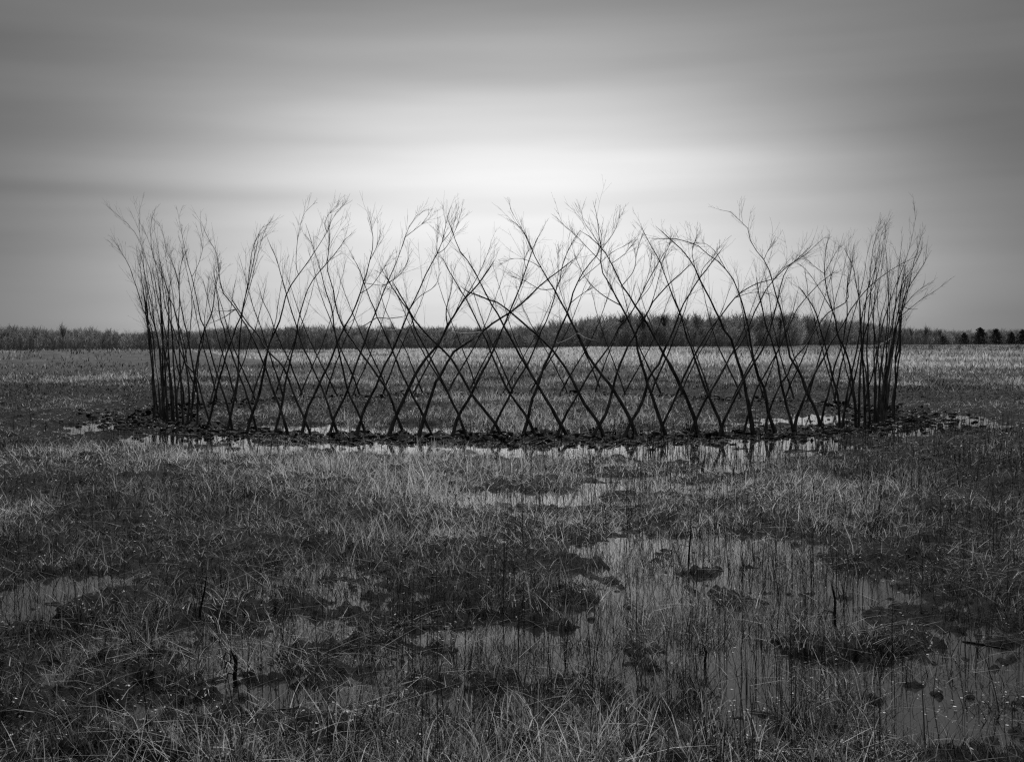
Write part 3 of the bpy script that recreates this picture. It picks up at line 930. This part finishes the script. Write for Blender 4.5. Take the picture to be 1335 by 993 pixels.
o = mesh_np('woods', np.concatenate(vs), np.concatenate(fs), M_wood_far, tone=np.concatenate(ts)); o['kind'] = 'stuff'

# brambly understorey that closes the foot of the wood
vs, fs, ts = [], [], []; off = 0
n = 24000
pxs = wr.uniform(-240, 1560, n)
yb = np.interp(pxs, ex, ey); yt = np.interp(pxs, tx_, ty_); T0 = K / (yb - YH)
t = T0 * (1 + .02 + .22 * wr.random(n))
hh = (yb - yt) * T0 / F
L = hh * (.30 + .60 * wr.random(n))
P = np.zeros((n, 4, 3)); a = wr.random(n) * 6.28; le = .5 * wr.random(n)
for j in range(4):
    P[:, j, 0] = (pxs - CX) / F * t + np.cos(a) * np.sin(le) * L * j / 3
    P[:, j, 1] = t + np.sin(a) * np.sin(le) * L * j / 3
    P[:, j, 2] = L * j / 3 + .05
Rr = np.outer(T0 / F * .22, [1, .9, .7, .3])
V, f = tubes(P, Rr, 3)
o = mesh_np('undergrowth', V, f, M_wood_far, tone=np.repeat(.10 + .14 * wr.random(n), 12)); o['kind'] = 'stuff'  # lightened along with the wood, haze put into the colour

# trees one can tell apart against the sky
def single_tree(px, y_base, y_top, wpx, label, tone=.05, name='bare_tree', seed=0):
    t = K / (y_base - YH); h = (y_base - y_top) * t / F
    r = np.random.default_rng(seed + 500)
    root = empty(name, ((px - CX) / F * t, t, .1), label, 'tree', 'bare trees rising above the far wood')
    P, R = bare_tree(r, h, wpx * t / F * .9, 26, 11, .16 * h / 8, .016 * h / 4, .42)
    V, f = tubes(P[:1], R[:1], 6); mesh_np('trunk', V, f, M_wood_far, root, tone=np.full(len(V), tone))
    V, f = tubes(P[1:], R[1:], 3); mesh_np('crown', V, f, M_wood_far, root, tone=np.full(len(V), tone))


single_tree(83, 457.6, 421, 14, 'round-headed bare tree standing tallest above the low left end of the wood', .16, seed=1)
single_tree(812, 453, 410, 13, 'bare tree above the wood just left of the widest crown behind the ring', .04, seed=2)
single_tree(838, 453, 402, 17, 'widest and tallest bare crown above the wood behind the right of the ring', .035, seed=3)
single_tree(866, 453, 407, 15, 'bare tree above the wood just right of the widest crown behind the ring', .04, seed=4)
single_tree(1016, 453, 408, 11, 'bare tree above the wood among the closely set right-hand stems', .04, seed=5)
single_tree(1188, 450, 426, 8, 'bare tree over the wood directly right of the right-hand stem bundle', .12, seed=6)
single_tree(1207, 450, 425, 10, 'broad bare tree over the wood, second right of the right-hand stem bundle', .12, seed=7)
single_tree(1225, 450, 428, 7, 'narrow bare tree over the wood left of the dark evergreens', .12, seed=8)


def evergreen(px, y_base, y_top, wpx, label, seed, cone=True, name='evergreen_tree', cat='evergreen tree', group='dark evergreens at the right end of the wood'):
    t = K / (y_base - YH); h = (y_base - y_top) * t / F; w = wpx * (1.35 if cone else 1) * t / F
    r = np.random.default_rng(seed + 900)
    zb = zg((px - CX) / F * t, t)
    root = empty(name, ((px - CX) / F * t, t, zb), label, cat, group)
    V, f = tubes(np.array([[(0, 0, -.1), (0, 0, h * .5), (0, 0, h * .95)]], float), np.array([[h * .02, h * .014, h * .004]]), 5)
    mesh_np('trunk' if cone else 'stem', V, f, M_stalk, root)
    n = 1500 if cone else 700
    u = r.random(n); a = r.random(n) * 6.28
    lobes = 1 + .25 * np.sin(a * 3 + u * 9 + seed)
    if cone: rad_ = w * .5 * ((1 - u) ** .6 * .85 + .03) * (.2 + .95 * r.random(n) ** .8) * lobes * (.7 + .45 * np.abs(np.sin(u * 13 + seed * 2)))
    else: rad_ = w * .5 * np.sqrt(np.clip(1 - (2 * u - .9) ** 2, .05, 1)) * (.4 + .6 * r.random(n) ** .5) * lobes
    c = np.stack([np.cos(a) * rad_, np.sin(a) * rad_, h * (.03 + .95 * u)], -1)
    s = (h * .05) * (.5 + r.random(n))
    d1 = r.normal(0, 1, (n, 3)); d1 /= np.linalg.norm(d1, axis=1)[:, None]
    d2 = r.normal(0, 1, (n, 3)); d2 = np.cross(d1, d2); d2 /= np.linalg.norm(d2, axis=1)[:, None]
    V = np.stack([c - d1 * s[:, None], c - d2 * s[:, None] * .4, c + d1 * s[:, None], c + d2 * s[:, None] * .4], 1).reshape(-1, 3)
    mesh_np('crown' if cone else 'foliage', V, np.arange(4 * n).reshape(n, 4), M_wood_far, root, tone=np.repeat(.03 + .05 * r.random(n), 4))


evergreen(1229, 449.9, 438, 13, 'low dark evergreen mound, leftmost of the evergreens by the wood', 1)
evergreen(1257, 449.9, 434, 14, 'rounded dark evergreen left of the tallest pointed one', 2)
evergreen(1278, 449.7, 427, 17, 'tallest dark evergreen with a pointed top at the wood edge', 3)
evergreen(1299, 449.6, 429, 17, 'broad dark evergreen right of the tallest pointed one', 4)
evergreen(1319, 449.6, 433, 13, 'smaller dark evergreen, second from the right frame edge', 5)
evergreen(1333, 449.6, 430, 14, 'dark evergreen cut by the right frame edge', 6)
sh = 'small shrubs dotted over the far field'
evergreen(1193, 457.5, 453, 8, 'low sparse shrub in the far field nearest the ring', 11, False, 'shrub', 'shrub', sh)
evergreen(1213.5, 457.3, 450.3, 6.5, 'darkest roundest shrub in the far field, second from the ring', 12, False, 'shrub', 'shrub', sh)
evergreen(1250, 457, 451.2, 7, 'grey shrub in the far field left of a smaller dark one', 13, False, 'shrub', 'shrub', sh)
evergreen(1269.5, 457, 452, 5.5, 'small dark shrub in the far field, second from the right', 14, False, 'shrub', 'shrub', sh)
evergreen(1327, 457, 451, 6, 'faint shrub in the far field near the right frame edge', 15, False, 'shrub', 'shrub', sh)


# ------------------------------------------------------------------ tussocks
def tussock(px, py, wpx, label, seed, hpx=None):
    x0, y0 = gp(px, py); w = wpx * y0 / F
    h = (hpx or wpx * .7) * y0 / F
    r = np.random.default_rng(seed + 300)
    n = 420
    sub = r.normal(0, 1, (6, 2)) * np.array([w * .24, w * .34]); pick = r.integers(0, 6, n)
    a = r.random(n) * 6.28; q = np.sqrt(r.random(n)) * w * .16
    x = np.cos(a) * q + sub[pick, 0]; y = np.sin(a) * q + sub[pick, 1]
    h = h * (.45 + .6 * r.random(6))[pick]
    le = .15 + 1.1 * r.random(n)
    V, f, t = blades(x, y, np.full(n, -.02), h * (.5 + .7 * r.random(n)), np.full(n, max(.0035, .0004 * y0)), le,
                     np.where(r.random(n) < .08, .2 + .2 * r.random(n), .008 + .04 * r.random(n) ** 2), 3, .5, az=a + r.normal(0, .4, n))
    o = mesh_np('grass_tussock', V, f, M_blade, tone=t)
    o.location = (x0, y0, max(zg(x0, y0), 0))
    o['label'] = label; o['category'] = 'grass tussock'; o['group'] = 'dark sedge tussocks in the wet meadow'


tussock(545, 634, 46, 'dark flat tussock in pale grass in front of the ring', 1, 18)
tussock(934, 662, 44, 'dark tussock below the bright pool right of centre', 2, 20)
tussock(545, 812, 60, 'dark sedge tussock in the middle of the foreground', 3, 36)
tussock(35, 745, 60, 'dark tussock above the pool at the left frame edge', 4, 26)
tussock(342, 742, 50, 'dark tussock at the back edge of the left foreground pool', 5, 28)
tussock(235, 890, 54, 'dark low tussock standing inside the left foreground pool', 6, 20)
tussock(890, 925, 90, 'bushiest dark tussock at the near edge of the right pool', 7, 60)
tussock(1060, 985, 90, 'dark tussock cut by the bottom frame edge, right of centre', 8, 50)
tussock(1250, 770, 70, 'dark sedge tussock behind the pool at the right edge', 9, 40)
tussock(1140, 850, 74, 'dark tussock between the two right-hand pools', 10, 44)
tussock(640, 930, 70, 'dark tussock low in the middle foreground', 11, 34)
tussock(470, 850, 56, 'dark tussock on the right bank of the left pool', 12, 30)


# ------------------------------------------------------------------ broken stalks and floating sticks
def stalk(px, py, hpx, label, seed, wpx=6):
    x0, y0 = gp(px, py); h = hpx * y0 / F; w = wpx * y0 / F / 2
    r = random.Random(seed)
    w *= .6
    root = empty('broken_stalk', (x0, y0, 0), label, 'dead stalk', 'broken dark stalks standing in the pools')
    lean = r.uniform(-.2, .2)
    L = np.array([(0, 0, -.1), (lean * h * .3, 0, h * .3), (lean * h * .5 + .01, .01, h * .65), (lean * h, 0, h)])
    V, f = tubes(L[None], np.array([[w, w * 1.1, w * .85, w * .3]]), 6)
    mesh_np('stem', V, f, M_stalk, root, smooth=True)
    for i in range(6):
        z = h * r.uniform(.3, 1); a = r.uniform(0, 6.28); l = h * r.uniform(.25, .6)
        p = np.array([(lean * z, 0, z), (lean * z + cos(a) * l * .4, sin(a) * l * .4, z + l * .1), (lean * z + cos(a) * l * .6, sin(a) * l * .6, z - l * .35), (lean * z + cos(a) * l * .65, sin(a) * l * .65, z - l * .7)])
        V, f = tubes(p[None], np.array([[w * .35, w * .4, w * .3, w * .1]]), 4)
        mesh_np('withered_leaf', V, f, M_stalk, root, smooth=True)


stalk(308, 893, 45, 'thick dark broken stalk in the open water of the left pool', 1, 9)
stalk(258, 812, 62, 'tall dark stalk at the back edge of the left pool', 2, 5)
stalk(920, 870, 30, 'short dark stalk tipped over in the right-hand pool', 3, 6)
stalk(1090, 820, 60, 'dark ragged stalk in the middle of the right-hand pool', 4, 6)
stalk(897, 745, 70, 'dark upright stalk behind the right-hand pool', 5, 4)


def stick(pa, pb, wpx, label, mat=M_stalk, name='fallen_stick', cat='stick'):
    xa, ya = gp(*pa); xb, yb = gp(*pb)
    w = wpx * ya / F / 2
    A_ = np.array([xa, ya, max(zg(xa, ya), 0) + w * .6]); B_ = np.array([xb, yb, max(zg(xb, yb), 0) + w * .6])
    s = np.linspace(0, 1, 8)[:, None]
    L = A_ + (B_ - A_) * s + np.random.default_rng(int(pa[0])).normal(0, .0025, (8, 3))
    V, f = tubes((L - A_)[None], (w * np.array([.6, 1, 1.05, .95, .9, .8, .6, .2]))[None], 6)
    o = mesh_np(name, V, f, mat, smooth=True); o.location = A_
    o['label'] = label; o['category'] = cat


stick((1255, 836), (1318, 847), 3, 'dark stick floating in the pool at the right edge')
stick((683, 748), (722, 754), 4.5, 'short dark stick lying in flattened grass at centre')
stick((318, 936), (405, 926), 6, 'thick dark stick half sunk in front of the left pool')
# pale bent reeds left beside the ring
stick((1048, 556), (1078, 572), 2.2, 'pale cut reed lying against the outer bank at the ring, right side', M_peel, 'cut_reed', 'reed')
